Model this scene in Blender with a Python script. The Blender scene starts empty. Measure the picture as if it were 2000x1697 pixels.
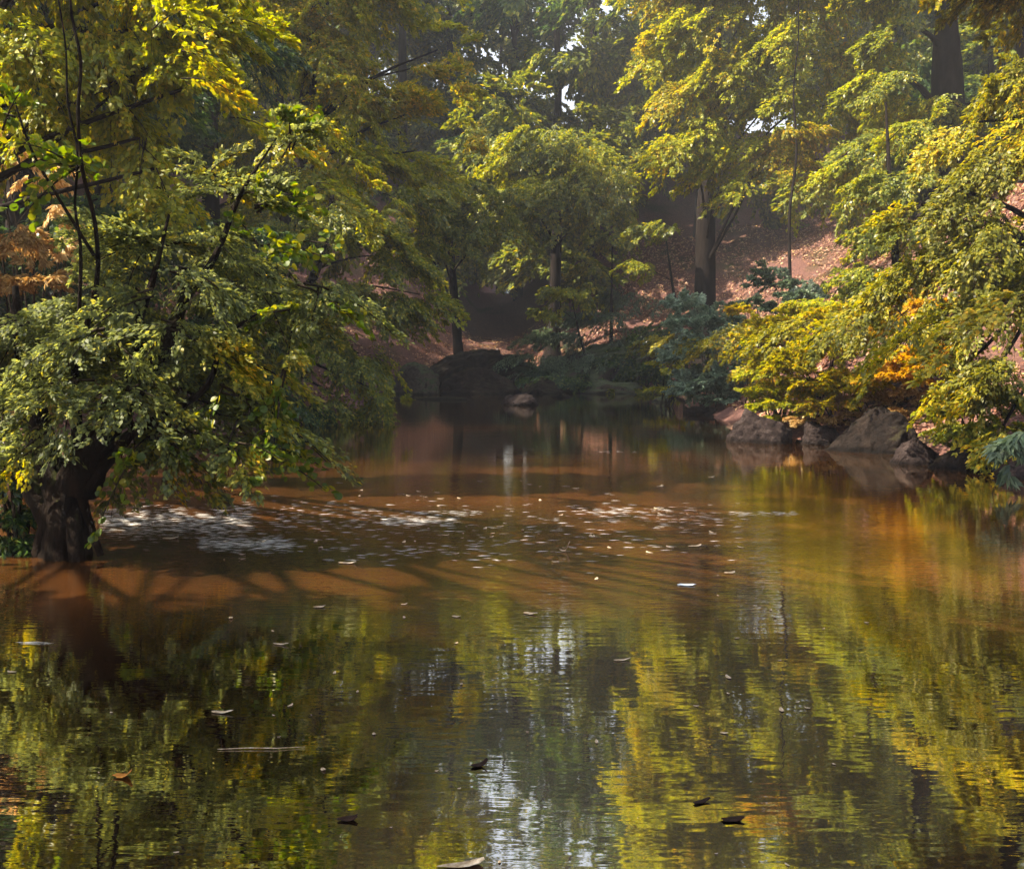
import bpy, bmesh, math, random
import numpy as np
from mathutils import Vector, Matrix, noise
R = math.radians
sc = bpy.context.scene
COL = sc.collection

# ------------------------------------------------------------------ camera, sky, sun
FPX = 2000.0; CAMH = 1.8; HORIZ = 690.0
PITCH = math.atan((848.5 - HORIZ) / FPX)
cam_d = bpy.data.cameras.new('camera'); cam = bpy.data.objects.new('camera', cam_d); COL.objects.link(cam)
cam.location = (0, 0, CAMH); cam.rotation_euler = (math.pi / 2 - PITCH, 0, 0)
cam_d.sensor_width = 36; cam_d.lens = 36; cam_d.clip_end = 2000; cam_d.clip_start = 0.05
sc.camera = cam
SUN_AZ, SUN_EL = R(-93), R(50)
w = bpy.data.worlds.new("World"); sc.world = w; w.use_nodes = True
nt = w.node_tree; sky = nt.nodes.new('ShaderNodeTexSky'); sky.sky_type = 'NISHITA'; sky.sun_disc = False
sky.sun_elevation = SUN_EL; sky.sun_rotation = SUN_AZ; sky.dust_density = 3.0
nt.links.new(sky.outputs[0], nt.nodes['Background'].inputs[0]); nt.nodes['Background'].inputs[1].default_value = 0.10
sd = bpy.data.lights.new('sun', 'SUN'); sd.energy = 5.0; sd.angle = R(0.5); sd.color = (1.0, 0.88, 0.70)
so = bpy.data.objects.new('sun', sd); COL.objects.link(so)
sdir = Vector((math.sin(SUN_AZ) * math.cos(SUN_EL), math.cos(SUN_AZ) * math.cos(SUN_EL), math.sin(SUN_EL)))
so.rotation_euler = sdir.to_track_quat('Z', 'Y').to_euler(); so.location = (0, 0, 60)
sc.view_settings.view_transform = 'Standard'; sc.view_settings.look = 'None'
sc.view_settings.exposure = 2.2; sc.view_settings.gamma = 1.0
cy = sc.cycles
cy.max_bounces = 7; cy.diffuse_bounces = 3; cy.glossy_bounces = 2; cy.transmission_bounces = 4
cy.transparent_max_bounces = 6; cy.volume_bounces = 0; cy.sample_clamp_indirect = 4.0; cy.caustics_reflective = False
HAZE = 0.0015

# ------------------------------------------------------------------ helpers
CP, SP = math.cos(PITCH), math.sin(PITCH)
def P(px, py, D):
    """world point seen at photo pixel (px, py) and D metres ahead"""
    u = (px - 1000) / FPX; v = -(py - 848.5) / FPX
    dy = CP + v * SP; dz = -SP + v * CP
    k = D / dy
    return np.array((u * k, D, CAMH + dz * k))
def tag(o, label=None, cat=None, group=None, kind=None):
    if label: o['label'] = label
    if cat: o['category'] = cat
    if group: o['group'] = group
    if kind: o['kind'] = kind
    return o
def link(name, me, mat, parent=None, loc=None):
    o = bpy.data.objects.new(name, me); COL.objects.link(o)
    if mat is not None and len(me.materials) == 0:
        for m in (mat if isinstance(mat, (list, tuple)) else [mat]): me.materials.append(m)
    if parent is not None: o.parent = parent
    if loc is not None: o.location = loc
    return o
def empty(name, loc):
    o = bpy.data.objects.new(name, None); COL.objects.link(o); o.location = loc; o.empty_display_size = 0.3
    return o
def np_mesh(name, V, F, smooth=True, attrs=None):
    """V (n,3); F (m,k) all same k"""
    me = bpy.data.meshes.new(name)
    V = np.ascontiguousarray(V, dtype=np.float32); F = np.ascontiguousarray(F, dtype=np.int32)
    me.vertices.add(len(V)); me.vertices.foreach_set('co', V.ravel())
    me.loops.add(F.size); me.loops.foreach_set('vertex_index', F.ravel())
    me.polygons.add(len(F)); k = F.shape[1]
    me.polygons.foreach_set('loop_start', np.arange(0, F.size, k, dtype=np.int32))
    me.polygons.foreach_set('loop_total', np.full(len(F), k, dtype=np.int32))
    if smooth: me.polygons.foreach_set('use_smooth', np.ones(len(F), dtype=bool))
    for an, av in (attrs or {}).items():
        a = me.attributes.new(an, 'FLOAT', 'POINT'); a.data.foreach_set('value', np.ascontiguousarray(av, dtype=np.float32))
    me.update(); me.validate()
    return me
def norm(a): return a / np.maximum(np.linalg.norm(a, axis=-1, keepdims=True), 1e-9)

# leaf outlines: (along, across, lift)
ROUND = (np.array([(0,0,0),(.25,.36,.05),(.62,.46,.04),(.9,.26,-.02),(1,0,-.08),(.9,-.26,-.02),(.62,-.46,.04),(.25,-.36,.05),(.5,0,-.05)], float),
         [(0,8,2,1),(8,4,3,2),(8,6,5,4),(0,7,6,8)])
OVAL = (np.array([(0,0,0),(.45,.27,.05),(1,0,-.12),(.45,-.27,.05)], float), [(0,3,2,1)])
LONG = (np.array([(0,0,0),(.4,.17,.04),(1,0,-.2),(.4,-.17,.04)], float), [(0,3,2,1)])
def leaf_mesh(name, pos, d, n, size, rng, shape=OVAL, flutter=.33, twigs=None, dj=.28):
    N = len(pos)
    d = norm(d + rng.normal(0, dj, (N, 3))); n = n + rng.normal(0, flutter, (N, 3))
    s = norm(np.cross(n, d)); n = norm(np.cross(d, s))
    T, F = shape; k = len(T)
    sz = (size * rng.uniform(.6, 1.25, N))[:, None, None]
    V = pos[:, None, :] + sz * (T[None, :, 0:1] * d[:, None, :] + T[None, :, 1:2] * s[:, None, :] + T[None, :, 2:3] * n[:, None, :])
    F = np.array(F)[None] + (np.arange(N) * k)[:, None, None]
    tint = np.repeat(rng.uniform(0, 1, N), k); V = V.reshape(-1, 3); F = F.reshape(-1, F.shape[-1]); nf = len(F)
    if twigs:
        TV, TF = tube_arrays(twigs, 4); F = np.vstack([F, TF + len(V)]); V = np.vstack([V, TV]); tint = np.concatenate([tint, np.zeros(len(TV))])
    me = np_mesh(name, V, F, True, {'tint': tint})
    if twigs:
        me.polygons.foreach_set('material_index', np.concatenate([np.zeros(nf), np.ones(len(TF))]).astype(np.int32))
    return me
def tubes(name, paths, seg=7, rough=0.0, rng=None):
    """paths: list of (points (n,3), radii (n,)) -> one mesh"""
    return np_mesh(name, *tube_arrays(paths, seg, rough, rng))
def tube_arrays(paths, seg=7, rough=0.0, rng=None):
    VV, FF, off = [], [], 0
    for pts, rad in paths:
        pts = np.asarray(pts, float); rad = np.asarray(rad, float); n = len(pts)
        t = norm(np.gradient(pts, axis=0)); ref = np.array((0.3, 1, 0.1)) if abs(t[0][2]) > .7 else np.array((0, 0, 1.))
        a = norm(np.cross(t, ref)); b = np.cross(t, a)
        th = np.linspace(0, 2 * np.pi, seg, endpoint=False)
        rr = rad[:, None] * np.ones(seg)[None]
        if rough and rng is not None:
            lobe = 1 + rough * np.sin(th * 3 + 1.3)[None] + rough * .6 * np.sin(th * 5 + np.linspace(0, 4, n)[:, None])
            rr = rr * lobe * rng.uniform(1 - rough * .5, 1 + rough * .5, rr.shape)
        V = pts[:, None] + rr[..., None] * (np.cos(th)[None, :, None] * a[:, None] + np.sin(th)[None, :, None] * b[:, None])
        VV.append(V.reshape(-1, 3))
        i = np.arange(n - 1)[:, None] * seg; j = np.arange(seg)[None]; j2 = (j + 1) % seg
        FF.append(np.stack([i + j, i + j2, i + seg + j2, i + seg + j], -1).reshape(-1, 4) + off); off += n * seg
    return np.concatenate(VV), np.concatenate(FF)
def smooth_path(pts, n=24):
    pts = np.asarray(pts, float)
    if len(pts) == 2: return pts[0] + (pts[1] - pts[0]) * np.linspace(0, 1, n)[:, None]
    p = np.vstack([2 * pts[0] - pts[1], pts, 2 * pts[-1] - pts[-2]]); out = []; m = len(pts) - 1
    for t in np.linspace(0, m - 1e-6, n):
        i = int(t); f = t - i; a, b, c, d = p[i], p[i+1], p[i+2], p[i+3]
        out.append(.5 * ((2*b) + (c-a)*f + (2*a-5*b+4*c-d)*f*f + (-a+3*b-3*c+d)*f**3))
    return np.array(out)

# ------------------------------------------------------------------ materials
def new_mat(name):
    m = bpy.data.materials.new(name); m.use_nodes = True; nt = m.node_tree
    for n in list(nt.nodes): nt.nodes.remove(n)
    out = nt.nodes.new('ShaderNodeOutputMaterial')
    return m, nt, out
def N(nt, t, **kw):
    n = nt.nodes.new(t)
    for k, v in kw.items():
        if k.startswith('i_'):
            kk = k[2:]; kk = int(kk) if kk.isdigit() else kk.replace('_', ' ')
            n.inputs[kk].default_value = v
        else: setattr(n, k, v)
    return n
def ramp(nt, fac, stops):
    r = nt.nodes.new('ShaderNodeValToRGB'); e = r.color_ramp.elements
    while len(e) > 1: e.remove(e[0])
    e[0].position = stops[0][0]; e[0].color = (*stops[0][1], 1)
    for p, c in stops[1:]:
        x = e.new(p); x.color = (*c, 1)
    nt.links.new(fac, r.inputs[0]); return r
def leaf_mat(name, stops, trans=.45, gloss=.03, rough=.45, patch=None):
    """stops: colours met by each leaf's own random tint; patch: second set mixed in by clump (autumn turn)"""
    m, nt, out = new_mat(name)
    at = N(nt, 'ShaderNodeAttribute', attribute_name='tint')
    c = ramp(nt, at.outputs['Fac'], stops).outputs[0]
    geo = N(nt, 'ShaderNodeNewGeometry')
    if patch:
        c2 = ramp(nt, at.outputs['Fac'], patch[0]).outputs[0]
        no = N(nt, 'ShaderNodeTexNoise', i_Scale=patch[1], i_Detail=2.0); nt.links.new(geo.outputs['Position'], no.inputs['Vector'])
        rr = ramp(nt, no.outputs[0], [(patch[2], (0,0,0)), (patch[2] + .1, (1,1,1))])
        mx = N(nt, 'ShaderNodeMix', data_type='RGBA'); nt.links.new(rr.outputs[0], mx.inputs[0])
        nt.links.new(c, mx.inputs[6]); nt.links.new(c2, mx.inputs[7]); c = mx.outputs[2]
    df = N(nt, 'ShaderNodeBsdfDiffuse'); tr = N(nt, 'ShaderNodeBsdfTranslucent'); gl = N(nt, 'ShaderNodeBsdfGlossy', i_Roughness=rough)
    hs = N(nt, 'ShaderNodeHueSaturation', i_Hue=.485, i_Saturation=1.15, i_Value=1.7)
    nt.links.new(c, df.inputs[0]); nt.links.new(c, hs.inputs['Color']); nt.links.new(hs.outputs[0], tr.inputs[0])
    a = N(nt, 'ShaderNodeMixShader', i_0=trans); nt.links.new(df.outputs[0], a.inputs[1]); nt.links.new(tr.outputs[0], a.inputs[2])
    b = N(nt, 'ShaderNodeMixShader', i_0=gloss); nt.links.new(a.outputs[0], b.inputs[1]); nt.links.new(gl.outputs[0], b.inputs[2])
    nt.links.new(b.outputs[0], out.inputs[0]); return m
def solid_mat(name, cols, scale=3., rough=.85, bump=.3, bscale=20., spec=.08, stretch=None, moss=None):
    m, nt, out = new_mat(name)
    b = N(nt, 'ShaderNodeBsdfPrincipled', i_Roughness=rough); b.inputs['Specular IOR Level'].default_value = spec
    tc = N(nt, 'ShaderNodeTexCoord'); mp = N(nt, 'ShaderNodeMapping'); nt.links.new(tc.outputs['Object'], mp.inputs[0])
    if stretch: mp.inputs['Scale'].default_value = stretch
    no = N(nt, 'ShaderNodeTexNoise', i_Scale=scale, i_Detail=8.0, i_Roughness=.65); nt.links.new(mp.outputs[0], no.inputs['Vector'])
    k = len(cols); c = ramp(nt, no.outputs[0], [(.3 + .4 * i / max(1, k - 1), cc) for i, cc in enumerate(cols)]).outputs[0]
    if moss:
        geo = N(nt, 'ShaderNodeNewGeometry'); sp = N(nt, 'ShaderNodeSeparateXYZ'); nt.links.new(geo.outputs['Normal'], sp.inputs[0])
        n3 = N(nt, 'ShaderNodeTexNoise', i_Scale=moss[1], i_Detail=6.0); nt.links.new(mp.outputs[0], n3.inputs['Vector'])
        ad = N(nt, 'ShaderNodeMath', operation='MULTIPLY_ADD', i_1=.5); nt.links.new(sp.outputs[2], ad.inputs[0]); nt.links.new(n3.outputs[0], ad.inputs[2])
        rr = ramp(nt, ad.outputs[0], [(moss[2], (0,0,0)), (moss[2] + .12, (1,1,1))])
        mx = N(nt, 'ShaderNodeMix', data_type='RGBA'); nt.links.new(rr.outputs[0], mx.inputs[0]); nt.links.new(c, mx.inputs[6])
        mx.inputs[7].default_value = (*moss[0], 1); c = mx.outputs[2]
    if name.startswith('rock'):
        ge = N(nt, 'ShaderNodeNewGeometry'); sz_ = N(nt, 'ShaderNodeSeparateXYZ'); nt.links.new(ge.outputs['Position'], sz_.inputs[0])
        wn_ = N(nt, 'ShaderNodeMath', operation='MULTIPLY_ADD', i_1=.12); nt.links.new(no.outputs[0], wn_.inputs[0]); nt.links.new(sz_.outputs[2], wn_.inputs[2])
        wr = ramp(nt, wn_.outputs[0], [(.10, (.28,.26,.24)), (.17, (1,1,1))])
        vo = N(nt, 'ShaderNodeTexNoise', i_Scale=scale*1.7, i_Detail=3.0, i_Distortion=1.5); nt.links.new(mp.outputs[0], vo.inputs['Vector'])
        cr = ramp(nt, vo.outputs[0], [(.47, (1,1,1)), (.495, (.25,.22,.2)), (.505, (.25,.22,.2)), (.53, (1,1,1))])
        for q in (wr, cr):
            mm = N(nt, 'ShaderNodeMix', data_type='RGBA', blend_type='MULTIPLY', i_0=1.0); nt.links.new(c, mm.inputs[6]); nt.links.new(q.outputs[0], mm.inputs[7]); c = mm.outputs[2]
    nt.links.new(c, b.inputs['Base Color'])
    n2 = N(nt, 'ShaderNodeTexNoise', i_Scale=bscale, i_Detail=8.0, i_Roughness=.7); nt.links.new(mp.outputs[0], n2.inputs['Vector'])
    bp = N(nt, 'ShaderNodeBump', i_Strength=bump, i_Distance=.08); nt.links.new(n2.outputs[0], bp.inputs['Height']); nt.links.new(bp.outputs[0], b.inputs['Normal'])
    nt.links.new(b.outputs[0], out.inputs[0]); return m

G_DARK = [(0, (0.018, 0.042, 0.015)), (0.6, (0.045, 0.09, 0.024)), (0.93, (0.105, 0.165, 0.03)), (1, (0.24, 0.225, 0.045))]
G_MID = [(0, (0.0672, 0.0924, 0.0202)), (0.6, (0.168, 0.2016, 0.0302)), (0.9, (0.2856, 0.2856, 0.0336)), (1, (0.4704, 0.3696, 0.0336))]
G_LIME = [(0, (0.1296, 0.162, 0.0178)), (0.6, (0.2754, 0.3078, 0.0208)), (0.9, (0.4212, 0.3888, 0.0223)), (1, (0.5832, 0.4374, 0.0297))]
G_YEL = [(0, (0.1344, 0.161, 0.0154)), (0.5, (0.2856, 0.2737, 0.0185)), (0.85, (0.4704, 0.3864, 0.0185)), (1, (0.7056, 0.4186, 0.0231))]
G_GREY = [(0, (0.045, 0.075, 0.045)), (0.6, (0.09, 0.135, 0.075)), (1, (0.195, 0.255, 0.135))]
A_ORG_OLD = [(0, (0.23, 0.138, 0.0138)), (0.5, (0.46, 0.253, 0.0138)), (1, (0.575, 0.23, 0.023))]
A_ORG = [(0, (.26,.19,.015)), (.5, (.50,.34,.02)), (1, (.62,.33,.03))]
A_BRN = [(0, (.20,.12,.045)), (.6, (.42,.28,.10)), (1, (.6,.45,.2))]
M = dict(
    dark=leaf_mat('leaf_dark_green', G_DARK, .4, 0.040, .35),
    alder=leaf_mat('leaf_alder_green', [(0,(.07,.085,.04)),(.6,(.15,.18,.06)),(.9,(.25,.28,.07)),(1,(.40,.36,.06))], .45, .02, .5, (G_YEL, .7, .58)),
    mid=leaf_mat('leaf_mid_green', G_MID, .45, 0.030, .4, (G_LIME, .35, .52)),
    olive=leaf_mat('leaf_olive', [(0, (.07,.08,.015)), (.6, (.17,.175,.02)), (.9, (.26,.235,.022)), (1, (.38,.30,.025))], .45, .02, .45, (G_YEL, .5, .5)),
    lime=leaf_mat('leaf_lime_green', G_LIME, .5, 0.025, .4, (G_YEL, .3, .5)),
    yellow=leaf_mat('leaf_yellow_green', G_YEL, .5, 0.025, .4, (A_ORG, .5, .54)),
    grey=leaf_mat('leaf_grey_green', G_GREY, .35, 0.030, .45),
    orange=leaf_mat('leaf_orange', A_ORG, .45, 0.020, .45, (G_YEL, .9, .5)),
    bracken=leaf_mat('leaf_dead_bracken', A_BRN, .35, 0.015, .5),
    sprig=leaf_mat('leaf_fresh_sprig', [(0, (.06,.11,.015)), (.6, (.12,.17,.02)), (1, (.30,.28,.03))], .5, .02, .4),
    peach=leaf_mat('leaf_sunlit_bracken', [(0, (.42,.28,.09)), (.6, (.66,.48,.20)), (1, (.78,.64,.36))], .4, .02, .5),  # peach: bracken colour lightened to stand for sunlight on it
    sallow=leaf_mat('leaf_sallow', [(0, (.08,.13,.09)), (.6, (.17,.24,.16)), (1, (.28,.36,.25))], .35, .03, .5),
    litter=leaf_mat('leaf_litter', [(0, (.07,.03,.018)), (.5, (.22,.10,.06)), (.85, (.40,.23,.14)), (1, (.5,.36,.14))], .15, 0.025, .5),
    far=leaf_mat('leaf_far_wood', G_MID, .4, 0.020, .5, (G_DARK, .06, .5)),
    bark=solid_mat('bark_dark', [(.005,.004,.003),(.014,.010,.008),(.03,.022,.018)], 5, .9, .6, 14, stretch=(1, 1, .25)),
    moss_bark=solid_mat('bark_mossy', [(.004,.003,.002),(.013,.008,.005),(.03,.018,.011)], 9, .9, 1., 22, stretch=(1, 1, .3), moss=((.035,.04,.01), 9., .80)),
    stem=solid_mat('stem_bark', [(.012,.010,.008),(.05,.035,.02)], 8, .8, .3, 30),
    rock=solid_mat('rock_brown', [(.008,.005,.004),(.022,.014,.010),(.055,.036,.025)], 3.2, .8, .9, 9, .12, moss=((.03,.028,.012), 3., .84)),
    rock_pale=solid_mat('rock_purple_grey', [(.010,.007,.006),(.032,.022,.020),(.07,.052,.046)], 4., .85, .9, 10, .12),
    rock_dark=solid_mat('rock_dark_wet', [(.005,.0035,.003),(.013,.009,.007),(.03,.02,.015)], 2.6, .8, .9, 7, .1, moss=((.028,.024,.012), 2., .86)),
    rock_moss=solid_mat('rock_mossy', [(.03,.022,.018),(.075,.06,.045),(.13,.11,.08)], 1.2, .85, .6, 6, .3, moss=((.055,.07,.03), 1.2, .62)),
)

# ------------------------------------------------------------------ river outline and ground
LEFT = [(-4.2,-14),(-4.3,0),(-4.5,5),(-4.55,8.3),(-5.1,9.4),(-6.6,11),(-7.8,14),(-8.6,18),(-7.6,22),(-5.6,25.5),(-5.0,29),(-5.3,35),(-5.6,41),(-5.4,45)]
RIGHT = [(7.0,46),(7.2,42),(6.2,36),(5.9,31),(5.7,27),(5.3,23.5),(6.1,21),(6.9,18.6),(7.2,16.4),(7.6,14.5),(8.6,11),(9.2,6),(9.3,0),(9.3,-14)]
OUT = np.array(LEFT + [(-4,46.6),(-1,47.0),(2,47.2),(5,47)] + RIGHT, float)
def river_sd(x, y):
    """+ outside the water, - inside (arrays)"""
    x = np.asarray(x, float); y = np.asarray(y, float)
    d = np.full(x.shape, 1e9); ins = np.zeros(x.shape, bool); n = len(OUT)
    for i in range(n):
        ax, ay = OUT[i]; bx, by = OUT[(i+1) % n]
        if i == n - 1: continue
        ex, ey = bx-ax, by-ay; t = np.clip(((x-ax)*ex+(y-ay)*ey)/(ex*ex+ey*ey), 0, 1)
        d = np.minimum(d, np.hypot(x-ax-t*ex, y-ay-t*ey))
    for i in range(n):
        ax, ay = OUT[i]; bx, by = OUT[(i+1) % n]
        if ay == by: continue
        c = ((ay > y) != (by > y)) & (x < (bx-ax)*(y-ay)/(by-ay)+ax); ins ^= c
    return np.where(ins, -d, d)
def wob(x, y, f, s): return (np.sin(x*f+s)*np.cos(y*f*1.13+s*2.1)+.5*np.sin(x*f*2.3+y*f*1.7+s*3)+.25*np.sin(y*f*4.1-x*f*3.3+s))/1.75
def sstep(a, b, x): t = np.clip((x-a)/(b-a), 0, 1); return t*t*(3-2*t)
def ground(x, y):
    x = np.asarray(x, float); y = np.asarray(y, float)
    sd = river_sd(x, y) + .35*wob(x, y, .9, 1.)
    bed = -.12 - .75*sstep(0, 3.0, -sd)
    right = sstep(0, 6, x); left = sstep(-2, -7, x)
    far = sstep(40, 52, y)
    slope = .10 + .60*right*sstep(12, 26, y) + .62*left*sstep(6, 16, y)
    slope = slope*(1-far*.35) + .12*far
    d = np.maximum(sd, 0)
    dd = np.minimum(d, 30) + .15*np.maximum(d-30, 0)
    up = .30*sstep(-.1, .55, sd) + slope*dd*sstep(0, 2.5, d) + .9*wob(x, y, .17, 4.)*sstep(1, 9, d) + .12*wob(x, y, .9, 2.)*sstep(.2, 2, d) + .04*wob(x, y, 3.1, 7.)*sstep(0, .5, d)
    return np.where(sd > 0, up, np.minimum(bed + .12*sstep(-.4, 0, sd), 0.0) + .02*wob(x, y, 2.3, 3.))
def gz(x, y): return float(ground(np.array([x]), np.array([y]))[0])

def warp(n, lo, hi, c, k):
    t = np.linspace(-1, 1, n); s = np.sinh(k*t)/np.sinh(k)
    return np.where(s < 0, c + (c-lo)*s, c + (hi-c)*s)
gx = warp(330, -420, 420, 1.0, 4.6); gy = warp(380, -60, 900, 24.0, 4.6)
GX, GY = np.meshgrid(gx, gy); GZ = ground(GX, GY)
V = np.stack([GX, GY, GZ], -1).reshape(-1, 3); nx, ny = len(gx), len(gy)
i = (np.arange(ny-1)[:, None]*nx + np.arange(nx-1)[None]).ravel()
m, nt, out = new_mat('forest_floor')
b = N(nt, 'ShaderNodeBsdfPrincipled', i_Roughness=.95); b.inputs['Specular IOR Level'].default_value = .15
geo = N(nt, 'ShaderNodeNewGeometry')
n1 = N(nt, 'ShaderNodeTexNoise', i_Scale=.35, i_Detail=5.0); n2 = N(nt, 'ShaderNodeTexNoise', i_Scale=14., i_Detail=6.0, i_Roughness=.75)
for q in (n1, n2): nt.links.new(geo.outputs['Position'], q.inputs['Vector'])
c1 = ramp(nt, n2.outputs[0], [(.3, (.035,.018,.016)), (.5, (.13,.065,.055)), (.62, (.22,.105,.07)), (.75, (.33,.19,.13))])
c2 = ramp(nt, n2.outputs[0], [(.3, (.02,.018,.008)), (.5, (.05,.05,.015)), (.7, (.12,.10,.03))])
rr = ramp(nt, n1.outputs[0], [(.56, (0,0,0)), (.70, (1,1,1))])
mx = N(nt, 'ShaderNodeMix', data_type='RGBA'); nt.links.new(rr.outputs[0], mx.inputs[0]); nt.links.new(c1.outputs[0], mx.inputs[6]); nt.links.new(c2.outputs[0], mx.inputs[7])
nt.links.new(mx.outputs[2], b.inputs['Base Color'])
bp = N(nt, 'ShaderNodeBump', i_Strength=.7, i_Distance=.12); nt.links.new(n2.outputs[0], bp.inputs['Height']); nt.links.new(bp.outputs[0], b.inputs['Normal'])
nt.links.new(b.outputs[0], out.inputs[0]); M['ground'] = m
tag(link('ground', np_mesh('ground', V, np.stack([i, i+1, i+1+nx, i+nx], -1)), m), kind='structure')

# water: one sheet inside the banks (banks rise through its edge)
wx = np.linspace(-10.5, 11, 260); wy = np.concatenate([np.linspace(-14, 2, 20)[:-1], np.linspace(2, 48.5, 520)])
WX, WY = np.meshgrid(wx, wy); wn, wm = len(wx), len(wy)
V = np.stack([WX, WY, np.zeros_like(WX)], -1).reshape(-1, 3)
F = (np.arange(wm-1)[:, None]*wn + np.arange(wn-1)[None]).ravel(); F = np.stack([F, F+1, F+1+wn, F+wn], -1)
cen = V[F].mean(1); keep = river_sd(cen[:, 0], cen[:, 1]) < 1.2; F = F[keep]
m, nt, out = new_mat('river_water')
geo = N(nt, 'ShaderNodeNewGeometry')
def wave(scale, stretch, det, dist, strength, prev=None, mask=None):
    mp = N(nt, 'ShaderNodeMapping'); mp.inputs['Scale'].default_value = stretch; nt.links.new(geo.outputs['Position'], mp.inputs[0])
    no = N(nt, 'ShaderNodeTexNoise', i_Scale=scale, i_Detail=det, i_Roughness=.55); nt.links.new(mp.outputs[0], no.inputs['Vector'])
    h = no.outputs[0]
    if mask is not None:
        mu = N(nt, 'ShaderNodeMath', operation='MULTIPLY'); nt.links.new(h, mu.inputs[0]); nt.links.new(mask, mu.inputs[1]); h = mu.outputs[0]
    bp = N(nt, 'ShaderNodeBump', i_Strength=strength, i_Distance=dist); nt.links.new(h, bp.inputs['Height'])
    if prev is not None: nt.links.new(prev, bp.inputs['Normal'])
    return bp.outputs[0]
# riffle mask: stronger ripples in the current across the middle of the pool
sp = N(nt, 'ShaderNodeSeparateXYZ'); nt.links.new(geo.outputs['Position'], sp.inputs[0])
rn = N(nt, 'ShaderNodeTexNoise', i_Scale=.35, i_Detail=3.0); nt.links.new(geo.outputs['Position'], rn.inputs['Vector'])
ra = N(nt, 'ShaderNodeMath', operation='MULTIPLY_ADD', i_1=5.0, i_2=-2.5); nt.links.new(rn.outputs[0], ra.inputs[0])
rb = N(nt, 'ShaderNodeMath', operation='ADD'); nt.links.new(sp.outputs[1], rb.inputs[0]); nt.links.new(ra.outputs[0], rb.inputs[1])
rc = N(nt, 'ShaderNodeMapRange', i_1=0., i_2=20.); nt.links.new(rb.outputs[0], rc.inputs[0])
rx_ = N(nt, 'ShaderNodeMapRange', i_1=2.2, i_2=5.2, i_3=1., i_4=.12); nt.links.new(sp.outputs[0], rx_.inputs[0])
riff0 = ramp(nt, rc.outputs[0], [(0.3, (.06,)*3), (.42, (.5,)*3), (.5, (1,)*3), (.62, (.7,)*3), (.85, (.15,)*3), (1, (.1,)*3)]).outputs[0]
rm_ = N(nt, 'ShaderNodeMath', operation='MULTIPLY'); nt.links.new(riff0, rm_.inputs[0]); nt.links.new(rx_.outputs[0], rm_.inputs[1]); riff = rm_.outputs[0]
nr = wave(1.2, (1, 1.6, 1), 2., .04, .05)
nr = wave(6., (.8, 2.2, 1), 1., .006, .10, nr)
nr = wave(9., (.5, 2.2, 1), 2., .02, .30, nr, riff)
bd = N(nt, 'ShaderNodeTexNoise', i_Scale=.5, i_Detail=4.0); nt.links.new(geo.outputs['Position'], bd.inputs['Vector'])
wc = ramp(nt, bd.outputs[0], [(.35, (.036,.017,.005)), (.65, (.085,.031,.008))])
# shade painted into the water colour near and far; sunlit middle stays tan
shade_c = ramp(nt, rc.outputs[0], [(.28, (.25,.27,.28)), (.40, (1,1,1)), (.72, (1,1,1)), (1.0, (.35,.36,.36))])
dm = N(nt, 'ShaderNodeMix', data_type='RGBA', blend_type='MULTIPLY', i_0=1.0); nt.links.new(wc.outputs[0], dm.inputs[6]); nt.links.new(shade_c.outputs[0], dm.inputs[7])
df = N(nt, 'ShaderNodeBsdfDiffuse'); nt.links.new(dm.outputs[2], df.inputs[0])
gl = N(nt, 'ShaderNodeBsdfGlossy', i_Roughness=.02); gl.inputs[0].default_value = (1, .96, .86, 1); nt.links.new(nr, gl.inputs['Normal'])
f0 = N(nt, 'ShaderNodeFresnel', i_IOR=1.5); nt.links.new(nr, f0.inputs['Normal'])
fr = ramp(nt, f0.outputs[0], [(.04, (.5,)*3), (.25, (.66,)*3), (.6, (.8,)*3), (1, (1,)*3)])
sc1 = N(nt, 'ShaderNodeMath', operation='MULTIPLY_ADD', i_1=-.42, i_2=1.04); nt.links.new(riff, sc1.inputs[0])
sc2 = N(nt, 'ShaderNodeMath', operation='MULTIPLY', use_clamp=True); nt.links.new(sc1.outputs[0], sc2.inputs[0]); nt.links.new(fr.outputs[0], sc2.inputs[1])
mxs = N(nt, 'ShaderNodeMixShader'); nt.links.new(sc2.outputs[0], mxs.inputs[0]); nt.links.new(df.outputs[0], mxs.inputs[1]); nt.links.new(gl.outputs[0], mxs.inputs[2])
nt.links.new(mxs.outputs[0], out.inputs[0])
tag(link('water', np_mesh('water', V, F), m), kind='structure')

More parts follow.
